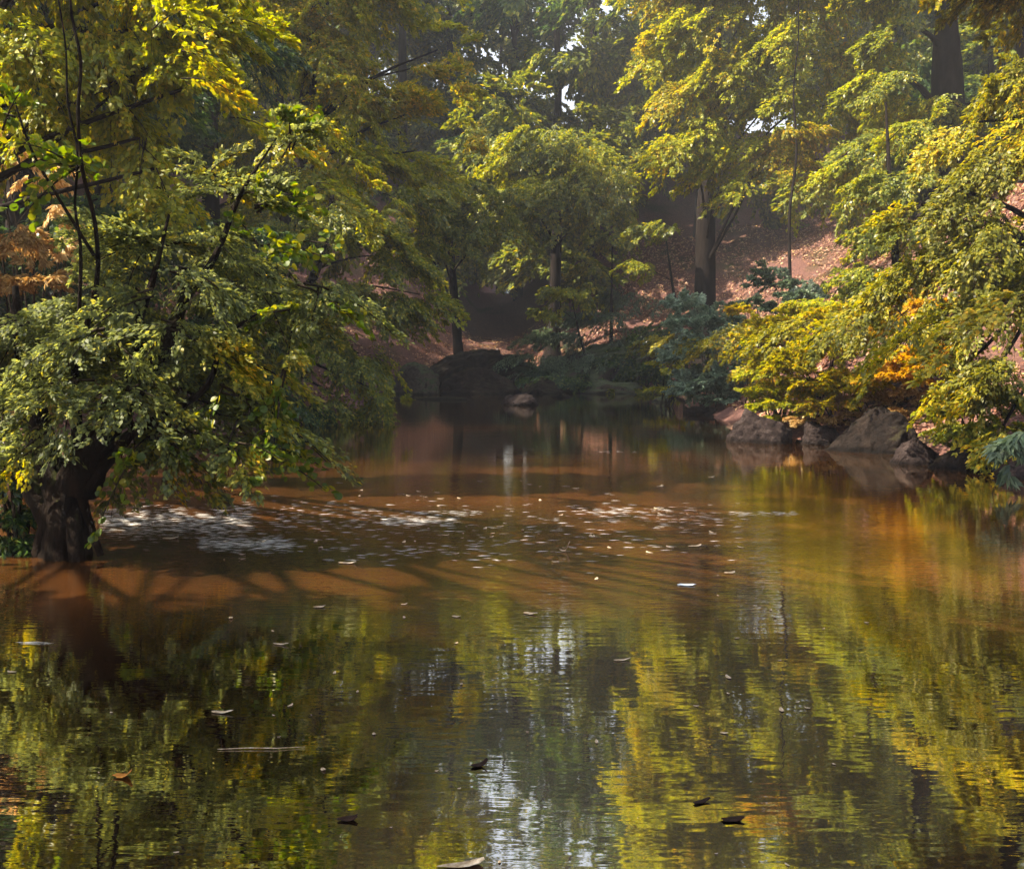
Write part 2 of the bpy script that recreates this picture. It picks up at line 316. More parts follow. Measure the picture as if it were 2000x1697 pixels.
# ------------------------------------------------------------------ foliage
def spray_leaves(rng, o, d, L, n, gap=.5, droop=.35, fan=.5):
    """n leaf positions along a flat drooping spray of twigs starting at o, heading d, length L"""
    nt_ = max(4, int(n ** .5)); lp = max(2, n // nt_)
    t = rng.uniform(.08, 1, nt_); side = np.where(np.arange(nt_) % 2 == 0, 1., -1.)
    d = d / np.linalg.norm(d); up = np.array((0, 0, 1.)) + rng.normal(0, .35, 3)
    s = np.cross(up, d); s /= max(1e-6, np.linalg.norm(s)); u = np.cross(d, s)
    if u[2] < 0: u = -u
    down = np.array((0, 0, -1.))
    base = o + d * (L*t)[:, None] + down * (droop*L*t*t)[:, None]
    td = norm(d*(.55+.4*t)[:, None] + s*(side*rng.uniform(.35, 1., nt_))[:, None] + rng.normal(0, .12, (nt_, 3)))
    tl = L*(fan*(1-t)**.7 + .12)*rng.uniform(.7, 1.2, nt_)
    q = rng.uniform(.05, 1, (nt_, lp))
    pos = base[:, None] + td[:, None]*(tl[:, None]*q)[..., None] + down*(.35*tl[:, None]*q*q)[..., None]
    sd = np.where(rng.random((nt_, lp)) < .5, 1., -1.)
    ld = td[:, None] + s*(sd*.5)[..., None] + down*.35
    pos += rng.normal(0, .015*L, pos.shape)
    nn = np.broadcast_to(u, pos.shape)
    return pos.reshape(-1, 3), ld.reshape(-1, 3), nn.reshape(-1, 3), (base, td, tl)

KS = 3.0      # leaf density of every crown
def foliage(blobs, leaf, rng, K=1.0, spl=None, droop=.35, twigs=False):
    """blobs: (centre, radii xyz, bias direction) -> leaf arrays and twig paths"""
    PP, DD, NN, paths = [], [], [], []
    for c, r, bias in blobs:
        r = np.asarray(r, float); rm = float(np.prod(r) ** (1/3))
        area = 4*np.pi*rm*rm; nl = int(KS*K*1.5*area/(leaf*leaf*.5))
        L = spl if spl else np.clip(rm*.75, .35, 1.8)
        per = int(np.clip(42*(L/leaf)**.95, 60, 700)) if K > .2 else 45; ns = max(3, nl // per)
        for _ in range(ns):
            v = rng.normal(0, 1, 3); v /= np.linalg.norm(v); v[2] = abs(v[2])*.6 + v[2]*.4
            rad = rng.uniform(.25, .95) ** .6
            o = c + v*r*rad - v*L*.45
            hd = np.array((v[0], v[1], .15 + .25*v[2])) + np.asarray(bias)*1.2 + rng.normal(0, .18, 3)
            LL = L*rng.uniform(.7, 1.25)
            p, d, n, tw = spray_leaves(rng, o, hd, LL, per, droop=droop)
            PP.append(p); DD.append(d); NN.append(n)
            if twigs:
                hd = hd/np.linalg.norm(hd); tt = np.linspace(0, 1, 6)[:, None]
                paths.append((o + hd*LL*tt + np.array((0,0,-1.))*droop*LL*tt*tt, np.linspace(.012, .003, 6)*twigs))
    return np.concatenate(PP), np.concatenate(DD), np.concatenate(NN), paths

TOTAL = [0]
def tree(name, label, cat, base, trunk, blobs, mat, leaf, seed, K=1.0, shape=OVAL, r0=.2, bark='bark', limbs=True, group=None,
         extra=None, twigs=0, droop=.35, spl=None, limb_r=.3, sprigs=None):
    """a tree standing at base; trunk = world points; blobs in world coords (centre, radii, bias)"""
    rng = np.random.default_rng(seed); base = np.asarray(base, float)
    root = empty(name, base); tag(root, label, cat, group)
    if trunk is not None:
        tp = smooth_path(trunk, 30) - base; u = np.linspace(0, 1, 30)
        rad = r0*(1-.8*u)*(1+.55*np.exp(-u*26))
        link('trunk', tubes('trunk', [(tp, rad)], 14, .10, rng), M[bark], root)
        if limbs:
            for c, r, b_ in blobs:
                c = np.asarray(c) - base
                k = int(np.clip(np.argmin(np.linalg.norm(tp - (c - np.array((0, 0, np.linalg.norm(c[:2]-tp[:, :2].mean(0))*.5))), axis=1)), 3, 28)); s = tp[k]
                mid = (s+c)/2 + np.array((0, 0, .08*np.linalg.norm(c-s))) + rng.normal(0, .05*np.linalg.norm(c-s), 3)
                pth = smooth_path([s, mid, c], 12); link('limb', tubes('limb', [(pth, np.linspace(max(.015, rad[k]*limb_r), .008 + rad[k]*.05, 12))], 7), M[bark], root)
    for nm, pth in (extra or []):
        for q, rr_ in pth:
            link(nm, tubes(nm, [(smooth_path(np.asarray(q) - base, 22), np.interp(np.linspace(0, 1, 22), np.linspace(0, 1, len(rr_)), rr_))], 10, .08, rng), M[bark], root)
    p, d, n, tw = foliage([(np.asarray(c) - base, r, b_) for c, r, b_ in blobs], leaf, rng, K, spl, droop, twigs)
    TOTAL[0] += len(p)
    link('crown', leaf_mesh('crown', p, d, n, leaf, rng, shape, twigs=tw), [M[mat], M['stem']], root)
    if sprigs:
        p, d, n, tw = foliage([(np.asarray(c) - base, np.asarray(r)*1.25, b_) for c, r, b_ in sprigs], .07, rng, .17, .55, .3, 1.)
        link('sprigs', leaf_mesh('sprigs', p, d, n, .07, rng, ROUND, .8, twigs=tw), [M['sprig'], M['stem']], root)
    return root
def B(px, py, D, rx, ry, bias=(0, 0, 0), rd=None):
    c = P(px, py, D); k = D/FPX
    return (c, (rx*k, (rd if rd else (rx+ry)/2*k), ry*k), bias)
def pts(*a): return [P(*q) for q in a]

# --- left foreground alder leaning over the pool
b0 = P(125, 1098, 9.0); b0[2] = -.12
BR = [
 [pts((150,960,9.0),(190,860,9.0),(240,780,9.1),(315,690,9.2),(345,620,9.3),(375,530,9.5)), (.19,.16,.12,.09,.06,.03)],
 [pts((130,990,9.0),(95,900,9.2),(70,790,9.5),(40,690,9.8),(30,560,10)), (.17,.12,.08,.06,.03)],
 [pts((120,1050,9.0),(70,960,9.2),(20,900,9.4),(-40,850,9.6)), (.14,.12,.09,.05)],
 [pts((170,950,8.9),(230,880,8.9),(270,840,8.8),(330,830,8.7),(420,860,8.6)), (.06,.045,.03,.02,.01)],
 [pts((185,900,8.9),(250,850,8.9),(300,820,8.9),(400,760,8.9),(440,660,8.9),(520,600,9)), (.05,.04,.03,.03,.02,.008)],
 [pts((280,740,9.1),(270,640,9.3),(300,540,9.5),(330,420,9.8)), (.05,.04,.03,.012)],
 [pts((150,900,9.0),(150,820,9.1),(150,700,9.3),(200,560,9.6)), (.06,.045,.035,.015)],
 [pts((150,700,9.3),(188,560,9.2),(186,440,9.1),(160,330,9.0),(152,220,9.0),(158,120,9.05),(140,30,9.1),(134,-80,9.1)), (.03,.02,.017,.015,.013,.008)],
 [pts((150,700,9.3),(158,500,9.1),(146,400,9.05),(152,300,9.0),(132,200,9.0),(128,90,9.1),(104,-60,9.2)), (.02,.012,.011,.009,.006)],
 [pts((184,500,9.1),(110,380,9.0),(60,290,8.9),(20,170,8.9)), (.016,.012,.010,.006)],
 [pts((350,600,9.3),(420,500,9.5),(470,380,9.8),(540,270,9.9)), (.04,.03,.02,.006)],
]
ROOTS = [[pts((150,930,8.95),(172,1010,8.9),(197,1085,8.85)), (.05,.038,.03)],
         [pts((110,980,9.0),(85,1050,9.0),(72,1115,9.0)), (.06,.065,.07)],
         [pts((140,980,8.95),(148,1050,8.85),(155,1115,8.8)), (.07,.07,.075)]]
rb_ = (.5, 0, -.35); lb_ = (-.4, 0, -.3)
tree('overhanging_alder', 'dark gnarled alder leaning over the water at the left', 'tree', b0,
     [b0, P(128,1020,9.0), P(138,940,9.0), P(160,880,9.05), P(190,830,9.05)],
     [B(250,750,8.75,70,55,(.2,0,-.4)), B(330,620,8.85,70,60,(.3,0,-.4)), B(140,740,8.7,70,50,(-.2,0,-.3)), B(360,520,9,60,60,rb_), B(190,640,8.9,80,60,(-.2,0,-.3)), B(90,830,8.7,60,50,(-.3,0,-.5)), B(270,560,9.2,70,50,lb_), B(50,640,10,110,110,lb_), B(170,690,9.6,120,70,(0,0,-.3)), B(310,650,9.6,110,80,rb_), B(170,580,10.2,110,80,lb_), B(290,480,10.2,110,90,(.2,0,0)),
      B(400,470,10,90,80,rb_), B(450,380,10,80,50,(.5,0,.2)), B(540,275,10,60,22,(.7,0,.5)), B(500,560,9.6,90,55,rb_), B(610,545,9.3,50,30,(.7,0,-.3)),
      B(370,740,9.2,75,55,(.3,0,-.4)), B(450,690,9.1,45,50,(.3,0,-.4)), B(310,820,9.0,90,30,(.5,0,0)), B(430,850,8.8,70,22,(.6,0,-.1)), B(480,800,8.9,50,24,(.6,0,-.2)),
      B(250,820,9.3,80,45,rb_), B(20,760,9.8,60,50,lb_), B(400,330,10.2,60,40,(.3,0,.2))],
     'alder', .055, 1, K=1.0, shape=OVAL, r0=.21, bark='moss_bark', limbs=False, extra=[('branch', BR), ('root', ROOTS)], twigs=1., droop=.45, spl=.75, sprigs=[B(560,262,10,50,18,(.7,0,.5)), B(615,560,9.3,45,28,(.7,0,-.3)), B(560,600,9.2,25,20,(.4,0,-.4)), B(530,720,8.9,30,45,(.4,0,-.7)), B(530,850,8.8,30,14,(.7,0,-.2)), B(440,865,8.7,70,16,(.6,0,-.1)), B(280,850,8.9,80,14,(.3,0,-.2)), B(440,750,8.8,50,40,(.3,0,-.5)), B(500,400,9.8,50,40,(.7,0,.1)), B(20,230,8.9,35,40,(0,0,.2)), B(150,330,9,50,60), B(520,480,9.5,60,40,(.7,0,0))])

# --- drooping lime boughs hanging in from a tree rooted on the left bank
def gbase(px, D, dx=0):
    c = P(px, 700, D); x = c[0] + dx; return np.array((x, D, gz(x, D) - .1))
b2 = gbase(-330, 14.5)
dl = (.45, 0, -.75)
SHADE_CANOPY = [(x_, y_, 9.3 + .25*x_*.3 + .3*((x_*7+y_*3) % 1)) for x_ in (-14,-11.9,-9.6,-7.3,-5.0,-2.7,-.4) for y_ in (1.2,3.2,5.1)] + [(-13,4.2,7.6),(-10.7,4.4,8.2),(-8.4,4.3,8.4),(-6.1,4.4,9.0),(-3.8,4.3,9.4),(-1.5,4.2,9.6),(.3,2.5,10),(-10.7,5.6,8.6),(-8.3,5.7,8.9),(-3.8,5.8,9.2),(-6,1.8,8.8),(-3.5,2.,9.4)] + [(-10.2 + .5*((i_*5) % 3), y_, z_) for i_, (y_, z_) in enumerate([(9.5,16.6),(9.6,19.2),(11.6,17.4),(11.8,20),(13.8,16.4),(13.9,18.6),(13.8,20.2)])]  # unseen canopy clumps added above and beside the view to shade the water
tree('drooping_beech', 'lime green tree at the upper left whose long boughs droop across the top corner', 'tree', b2,
     [b2, b2 + (.2, 0, 3), b2 + (.4, -.2, 6.5), b2 + (.3, -.4, 12), b2 + (-.2, -.4, 19)],
     [((x_, y_, z_), (2.0, 1.6, .8), (.4, -.1, -.2)) for x_, y_, z_ in SHADE_CANOPY] + [B(40,60,13.5,120,110,dl), B(170,60,13.5,90,80,dl), B(250,60,13.5,80,80,dl), B(330,110,13.3,70,50,(.7,0,-.4)), B(410,155,13.2,45,14,(.8,0,-.25),rd=40), B(390,40,13.5,80,45,(.8,0,-.3)),
      B(455,45,13.4,30,12,(.9,0,-.15),rd=30), B(215,190,13.5,60,80,dl), B(270,270,13.4,45,60,dl), B(300,330,13.3,28,40,dl), B(90,190,14,100,80,dl), B(340,-60,13.6,140,60,dl), B(150,-90,13.6,150,80,dl),
      B(0,-160,14,160,140,dl), B(120,-330,14,180,120,dl)],
     'lime', .085, 2, K=.95, shape=OVAL, r0=.26, spl=.75, droop=.5, twigs=.8)

# --- trees and bushes of the left bank
def bl(*a, **k): return B(*a, **k)
TL = (-.3, -.2, -.45); TR = (.6, 0, -.35)
t0 = gbase(430, 33)
tree('golden_beech', 'tall golden green tree left of centre with finger-like boughs pointing up to the right', 'tree', t0,
     [t0, P(560,450,33), P(600,200,33), P(620,-60,33.3), P(640,-300,33.5)],
     [B(690,180,32,65,110,(.5,0,-.5)), B(640,90,32.5,90,80,(.3,0,-.5)), B(740,190,32,55,40,(.8,0,.45)), B(800,135,32,45,22,(.8,0,.5)), B(855,98,32,35,11,(.9,0,.4),rd=26), B(790,225,32,45,25,(.8,0,.35)),
      B(690,290,31.5,110,55,TR), B(810,295,31.5,60,22,(.8,0,-.2)), B(600,330,31.5,90,60,TR), B(560,40,32.5,110,60,TR), B(480,10,33,80,50,TR), B(700,-30,33,110,80,(.4,0,-.4)), B(560,-110,33,150,110,TR),
      B(760,-150,33,110,100,TR), B(640,-260,33.5,170,120,TR), B(640,-430,33.5,150,110,TR)],
     'lime', .13, 3, K=.8, r0=.42, spl=1.5, droop=.45)
t0 = gbase(500, 27.5)
tree('shady_alder', 'dull grey green tree sagging over the dark water left of the far boulders', 'tree', t0,
     [t0, P(560,650,27.3), P(620,520,27.2), P(650,380,27.3)],
     [B(600,430,27,110,80,TR), B(700,440,27.4,90,70,TR), B(760,500,27.6,70,50,TR), B(820,575,27.8,60,40,TR), B(740,580,27.4,80,60,(.6,0,-.6)), B(660,560,26.8,80,80,(.4,0,-.6)), B(600,650,26.4,80,80,(.2,0,-.7)),
      B(700,690,26.8,70,60,(.5,0,-.8)), B(730,760,26.6,38,38,(.2,0,-.9)), B(650,770,26.2,60,40,(.2,0,-.9)), B(560,560,26.6,70,80,TL), B(540,700,26.2,60,70,TL)],
     'mid', .10, 4, K=.8, r0=.24, spl=1.0, droop=.5)
t0 = gbase(330, 25)
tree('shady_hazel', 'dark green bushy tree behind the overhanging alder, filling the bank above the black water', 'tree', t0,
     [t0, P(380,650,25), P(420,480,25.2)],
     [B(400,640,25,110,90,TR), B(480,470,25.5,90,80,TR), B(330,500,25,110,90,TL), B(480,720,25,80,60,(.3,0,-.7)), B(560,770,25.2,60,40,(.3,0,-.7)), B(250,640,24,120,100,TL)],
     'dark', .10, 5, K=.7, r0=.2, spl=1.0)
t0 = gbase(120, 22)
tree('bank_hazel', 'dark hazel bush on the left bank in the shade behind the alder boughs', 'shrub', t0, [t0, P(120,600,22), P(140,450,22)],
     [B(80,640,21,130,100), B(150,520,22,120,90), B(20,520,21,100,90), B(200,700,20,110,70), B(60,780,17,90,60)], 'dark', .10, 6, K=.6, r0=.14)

# --- far wood: dark brown leafy hillside and middle-distance crowns
t0 = gbase(1080, 52)
tree('rounded_beech', 'rounded olive green tree in the hazy middle distance, under the gap of white sky', 'tree', t0,
     [t0, P(1090,420,52), P(1100,300,52)],
     [B(1060,245,50,70,35,(-.6,0,-.5)), B(1120,280,50,90,60,(-.5,0,-.5)), B(1180,330,50,90,60,(-.3,0,-.5)), B(1010,300,50,60,40,(-.7,0,-.5)), B(1090,360,49,100,60,(-.5,0,-.5)), B(1010,370,48.5,80,50,(-.6,0,-.5)), B(1190,410,50,80,35,TL)],
     'mid', .16, 7, K=.8, r0=.35, spl=1.7, droop=.5)
t0 = gbase(900, 49)
tree('spreading_hazel', 'low spreading pale olive tree over the far dark bank, left of the rounded tree', 'tree', t0,
     [t0, P(880,480,49), P(880,380,49)],
     [B(860,350,46,90,40,TR), B(930,400,46,90,45,(-.3,0,-.3)), B(830,420,45,80,50,TR), B(900,450,45,90,35,(0,0,-.3)), B(800,470,43,60,50,TR), B(980,430,46,70,35,(-.4,0,-.3)), B(790,380,42,60,60,TR)],
     'mid', .15, 8, K=.75, r0=.25, spl=1.5, droop=.4)
t0 = gbase(1382, 43)
H0 = P(1382, 570, 43); H0[2] = gz(H0[0], 43) - .2
DL = (-.75, -.1, -.45); DR = (.6, 0, -.45)
tree('slope_oak', 'tall lime green tree with a thick dark trunk on the leaf-strewn slope', 'tree', H0,
     [H0, P(1380,430,43), P(1388,320,43), P(1400,100,43), P(1410,-200,43)],
     [B(1330,265,38,75,40,DL), B(1400,235,38.5,80,50,DL), B(1440,290,38,70,35,DL), B(1470,345,37.6,55,16,(-.8,0,-.3)), B(1350,160,39,70,45,DL), B(1450,120,38.5,100,60,DL), B(1330,90,40,60,50,DL), B(1390,30,39,110,50,DL),
      B(1540,60,38,100,60,DL), B(1530,170,38,90,45,DL), B(1560,265,38,95,45,DL), B(1600,310,37.6,80,28,DR), B(1640,200,38,80,60,DR), B(1640,90,38,80,60,DR), B(1500,-60,39,150,80,DL), B(1350,-70,40,120,80,DL),
      B(1430,-200,40,170,120,DL), B(1650,-50,39,110,80,DR), B(1500,-350,41,180,120,DL)],
     'lime', .13, 9, K=.8, r0=.47, spl=1.6, droop=.55, limb_r=.16)
t0 = gbase(1850, 34)
tree('hillside_oak', 'dark-trunked olive green tree high on the right-hand slope near the top corner', 'tree', t0,
     [t0, P(1852,150,34), P(1850,0,34), P(1850,-250,34)],
     [B(1740,150,33,90,60,DL), B(1760,50,33.5,60,50,DL), B(1830,190,33,80,50,(-.3,0,-.5)), B(1760,260,32,90,50,DL), B(1680,300,32,60,40,DL), B(1720,-50,34,90,70,DL), B(1880,-130,34,160,90,DL), B(1700,-200,35,150,120,DL), B(1920,200,33,70,40,DR), B(1850,-330,35,190,130)],
     'mid', .13, 10, K=.8, r0=.62, spl=1.4, droop=.45)
t0 = gbase(2010, 30)
tree('edge_oak', 'dark tree trunk cut by the right edge of the view at the top corner', 'tree', t0,
     [t0, P(2006,150,30), P(2000,0,30), P(1990,-200,30)],
     [B(2050,-60,30,120,80,DL), B(1960,-160,30,140,90,DL), B(2060,230,29,80,60,DL), B(2080,80,30,60,80)], 'mid', .12, 11, K=.7, r0=.33)
t0 = P(1548, 560, 36); t0[2] = gz(t0[0], 36) - .1
tree('slender_sapling', 'slender straight sapling stem in front of the lime boughs right of the thick slope trunk', 'sapling', t0,
     [t0, P(1542,430,36), P(1556,300,36), P(1550,180,36), P(1560,60,36), P(1556,-80,36)], [B(1556,250,36,60,25,DR), B(1600,250,36,40,18,DR), B(1560,-60,36,80,60)], 'yellow', .11, 12, K=.7, r0=.06, limb_r=.3)
for q, (px, D, lean, h, rr_, lab) in enumerate([(1345, 44, -.5, 4.2, .13, 'thin dark leaning trunk just left of the thick trunk on the slope'),
        (1195, 49, 0, 3.6, .12, 'thin straight dark trunk half lost in shade at the middle of the far slope'), (1150, 48, -.4, 2.6, .10, 'short forked thin trunk in the shade, leftmost of the thin trunks on the far slope')]):
    g = P(px, 560, D); g[2] = gz(g[0], D) - .1
    tree('thin_tree', lab, 'tree', g, [g, g + (lean*.3, 0, h*.5), g + (lean*1.2, 0, h), g + (lean*2, 0, h*1.6)],
         [(g + (lean*2.2, -.5, h*1.7), (1.5, 1.2, .8), DL), (g + (lean*2.2 - 1.2, -.3, h*1.35), (1.0, 1., .5), DL)], 'mid', .14, 20+q, K=.6, r0=rr_)

# --- right bank: big drooping trees and bushes
DB = (-.75, -.15, -.6)
t0 = gbase(2110, 19)
tree('weeping_hornbeam', 'large olive tree on the right bank whose layered boughs sweep down to the lower left', 'tree', t0,
     [t0, t0 + (-.1, 0, 3), P(2060,200,18.5), P(2030,-50,18.5), P(2000,-300,18.6)],
     [B(1950,290,17,70,50,DB), B(1880,370,17,85,40,DB), B(1800,400,17.2,50,22,(-.9,0,-.2)), B(1960,420,16.6,70,70,DB), B(1880,470,17,90,60,DB), B(1800,500,17.3,60,35,DB), B(1930,570,16.5,90,70,DB), B(1860,590,17,60,40,DB),
      B(1740,545,17.8,80,24,DB), B(1650,610,18,60,13,(-.9,0,-.4),rd=40), B(1960,700,16,70,80,DB), B(1900,700,16.6,50,50,DB), B(1960,830,15.7,60,50,DB), B(2060,500,16.5,100,160,DB), B(2060,250,17,90,120,DB), B(2020,120,18,80,80,DB),
      B(1890,240,18,60,35,DB), B(2050,-80,18.5,180,140,DB), B(1900,-160,19,140,90,DB), B(2100,-330,19,220,150,DB), B(1960,-420,19,170,100,DB)],
     'olive', .085, 13, K=.8, r0=.3, spl=.95, droop=.55, twigs=.8)
t0 = gbase(1760, 25.5)
tree('lime_hazel', 'lime green hazel on the slope between the leaf-strewn path and the weeping tree', 'tree', t0,
     [t0, P(1750,500,25.5), P(1740,380,25.5), P(1730,200,26)],
     [B(1730,345,26,60,40,DL), B(1760,340,26,80,50,DL), B(1730,440,25.5,60,55,DL), B(1780,440,25.5,70,60,DL), B(1710,520,25,50,45,DL), B(1740,540,25,70,50,DL), B(1840,320,26,60,50,DL), B(1800,240,26.5,70,40,DL)],
     'mid', .10, 14, K=.75, r0=.13, spl=.9)
def bush(name, label, px, D, blobs, mat, leaf, seed, K=1., cat='shrub', shape=OVAL, droop=.25, spl=None, dx=0):
    """low shrub: stems fan out of the ground and carry the leaf clumps"""
    rng = np.random.default_rng(seed); g = gbase(px, D, dx); g[2] = max(g[2], -.05); root = empty(name, g); tag(root, label, cat)
    low = [((c[0]*.75 + g[0]*.25, c[1] - .25, (c[2]*.35 + g[2]*.65) + .1), (r[0]*.8, r[1]*.8, r[2]*.6), b_) for c, r, b_ in blobs[:4]]
    blobs = list(blobs) + (low if cat == 'shrub' else [])
    pa = []
    for c, r, b_ in blobs[:6]:
        c = np.asarray(c) - g
        for _ in range(2):
            e = c + rng.normal(0, .35, 3)*np.asarray(r); s = np.array((rng.normal(0, .12), rng.normal(0, .12), 0))
            pa.append((smooth_path([s, (s+e)/2 + np.array((0, 0, .12*np.linalg.norm(e))), e], 9), np.linspace(.022, .005, 9)))
    for q in pa: link('stem', tubes('stem', [q], 5), M['stem'], root)
    p, d, n, _ = foliage([(np.asarray(c) - g, r, b_) for c, r, b_ in blobs], leaf, rng, K, spl, droop)
    TOTAL[0] += len(p); link('leaves', leaf_mesh('leaves', p, d, n, leaf, rng, shape), M[mat], root); return root
bush('sallow_bush', 'grey green rounded bush standing at the water edge left of the yellow shrubs', 1380, 31,
     [B(1345,640,31.5,45,50,(0,0,.4)), B(1385,690,31,60,70,(0,0,.3)), B(1330,700,31.5,40,50,(-.3,0,.1)), B(1420,740,30.5,50,45), B(1360,760,30.5,50,30), B(1410,640,31.5,45,45,(.2,0,.3)), B(1330,600,31.5,35,35,(0,0,.4))], 'sallow', .10, 30, K=1.1)
bush('dogwood_bush', 'low vivid green bush spilling out left of the grey green bush', 1300, 35, [B(1310,705,35,45,16,(-.7,0,0)), B(1340,725,34,40,20,(-.5,0,0))], 'lime', .11, 31)
bush('teal_bush', 'dim blue green bush on the slope foot behind the yellow shrubs', 1500, 33, [B(1510,560,33,50,45,(0,0,.3)), B(1470,600,32,40,35), B(1560,580,31,50,40)], 'grey', .11, 32)
bush('yellow_flag_shrub', 'small bright yellow shrub poking up beside the grey green bush', 1470, 26, [B(1450,612,26,28,16,(-.6,0,.3)), B(1485,640,26,35,20,(-.3,0,.1)), B(1500,655,26,30,22)], 'yellow', .09, 33)
bush('lime_shrub', 'sunlit lime green shrub directly above the leftmost shore boulder', 1520, 22.8, [B(1480,670,22.4,45,55,(-.1,0,.3)), B(1500,730,22.2,55,50,(-.2,0,.1)), B(1530,785,22,50,25,(-.2,0,-.1)), B(1560,640,23.3,60,45,(0,0,.3)), B(1600,590,24,70,40,DL)], 'lime', .075, 34)
bush('yellow_maple', 'bright yellow autumn shrub leaning over the bank between lime and orange bushes', 1610, 22, [B(1570,700,21.4,55,45,(-.3,0,.2)), B(1640,680,20.8,70,50,(-.3,0,.2)), B(1700,630,20.6,60,50,(-.3,0,.1)), B(1600,750,20.6,65,34), B(1540,720,20.8,50,40), B(1680,740,20.6,70,35), B(1620,620,21.5,50,30)], 'yellow', .075, 35, K=1.3)
bush('orange_maple', 'orange turning shrub at the right of the yellow one, below the pale drooping bough', 1740, 21.5, [B(1760,650,20.2,60,40,(-.3,0,.1)), B(1820,610,20,45,50,(-.1,0,.3)), B(1740,740,20,70,22), B(1800,700,19.8,60,40)], 'orange', .075, 36, K=1.)
bush('brown_bracken', 'rusty brown dying bracken on the bank just above the big dark boulder', 1700, 20.6, [B(1620,790,20.8,60,18,(-.4,0,.1)), B(1700,780,20.6,80,20,(-.3,0,.1)), B(1790,770,20.2,70,26,(-.2,0,.1)), B(1580,820,21,40,12)], 'bracken', .07, 37, shape=LONG)
bush('green_bramble', 'leafy green bramble tumbling over the right bank beyond the purple boulder', 1890, 16.8, [B(1850,800,16.8,45,28,(-.6,0,-.2)), B(1900,770,16.6,60,40,(-.4,0,-.1)), B(1900,830,16.2,60,22,(-.6,0,-.2)), B(1960,790,16.2,50,50), B(1840,840,16.6,30,10,(-.7,0,-.1))], 'mid', .06, 38)
bush('white_edged_dock', 'big pale leaves hanging over the water at the right edge', 1985, 12.6, [B(1985,850,12.8,28,22,(-.6,0,-.7)), B(2030,840,12.8,40,40,(-.4,0,-.4))], 'grey', .17, 39, K=.35, shape=LONG, cat='plant', dx=1.5)
bush('orange_bracken', 'glowing orange dead bracken curving down the left bank behind the thin upright shoots', 70, 15.5,
     [B(20,290,15.5,50,40,(.3,0,-.3)), B(70,340,15.5,45,45,(.4,0,-.5)), B(110,400,15.3,40,45,(.3,0,-.7)), B(130,460,15.1,35,40,(.2,0,-.8)), B(-40,260,15.6,60,50)], 'peach', .10, 40, K=.8, shape=LONG)
bush('red_bracken', 'dark red brown bracken low on the left bank under the orange fronds', 30, 14.5, [B(30,460,14.5,70,70,(.3,0,-.4)), B(80,560,14,70,60), B(-30,560,14,70,80)], 'bracken', .09, 41, K=.6, shape=LONG)
bush('root_ferns', 'dark ferns and sedge at the foot of the overhanging alder by the left edge', 20, 9.4, [B(20,900,9.6,70,70,(.2,0,-.3)), B(10,1010,9.3,50,60,(.2,0,-.4)), B(80,860,9.7,50,50), B(40,1040,9.2,40,40,(.2,0,-.5)), B(-60,900,9.5,90,110), B(-90,1020,9.3,80,80)], 'dark', .07, 42, K=.6, shape=LONG)  # clumps past the left edge are added to keep sun off the alder trunk

bush('bank_ivy', 'grey green ivy draped over the far dark bank, slanting down to the left', 1110, 48,
     [B(1180,610,49,80,30,DL), B(1110,650,48.5,80,34,DL), B(1040,690,48,70,26,DL), B(1170,690,48.3,90,30,DL), B(1230,570,50,60,26,DL), B(960,715,47.6,50,14,DL)], 'grey', .12, 43, K=.8, shape=LONG, spl=1.2)
bush('bank_brambles', 'dark brambles hanging over the far undercut waterline on the right', 1240, 47.5, [B(1240,700,47.6,90,35,DL), B(1290,650,46,50,50,DL), B(1120,735,47,100,18,DL)], 'dark', .13, 44, K=.8)
# tall dark trees making the shade on the left bank
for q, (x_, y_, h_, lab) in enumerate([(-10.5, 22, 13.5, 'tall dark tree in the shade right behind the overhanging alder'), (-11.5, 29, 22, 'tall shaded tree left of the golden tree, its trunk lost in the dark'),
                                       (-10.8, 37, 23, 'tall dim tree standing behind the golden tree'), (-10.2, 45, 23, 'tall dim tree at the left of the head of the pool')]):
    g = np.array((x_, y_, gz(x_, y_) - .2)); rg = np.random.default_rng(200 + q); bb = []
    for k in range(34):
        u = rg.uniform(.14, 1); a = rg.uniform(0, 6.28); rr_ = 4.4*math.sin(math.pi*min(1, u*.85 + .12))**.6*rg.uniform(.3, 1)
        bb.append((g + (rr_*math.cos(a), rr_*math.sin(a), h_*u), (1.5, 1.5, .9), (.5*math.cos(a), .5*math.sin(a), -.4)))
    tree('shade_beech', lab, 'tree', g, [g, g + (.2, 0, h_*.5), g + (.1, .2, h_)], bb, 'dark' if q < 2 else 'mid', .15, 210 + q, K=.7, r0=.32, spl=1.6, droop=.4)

# ferns, fallen boughs on the slopes
for q, (px, D, w_, lab) in enumerate([(1450, 41, 40, 'low fern patch to the right of the thick slope trunk'), (1560, 40, 50, 'wide fern patch higher on the leaf-strewn slope'), (1250, 46, 60, 'dim ferns at the foot of the slope left of the thick trunk'),
        (1620, 33, 50, 'fern clump low on the slope behind the yellow shrubs'), (1900, 24, 70, 'fern clump on the right slope under the weeping tree'), (730, 40, 60, 'dim ferns on the left bank beyond the golden tree')]):
    g = P(px, 600, D); g[2] = gz(g[0], D)
    bush('slope_fern', lab, px, D, [((g[0]+dx_*w_*D/FPX, g[1]-dy_, gz(g[0]+dx_*w_*D/FPX, g[1]-dy_)+.3), (.7, .6, .28), (0, 0, .3)) for dx_, dy_ in ((-.9, .2), (0, 0), (.9, .5), (.3, 1.2))], 'mid', .13, 300+q, K=.7, shape=LONG, cat='fern')
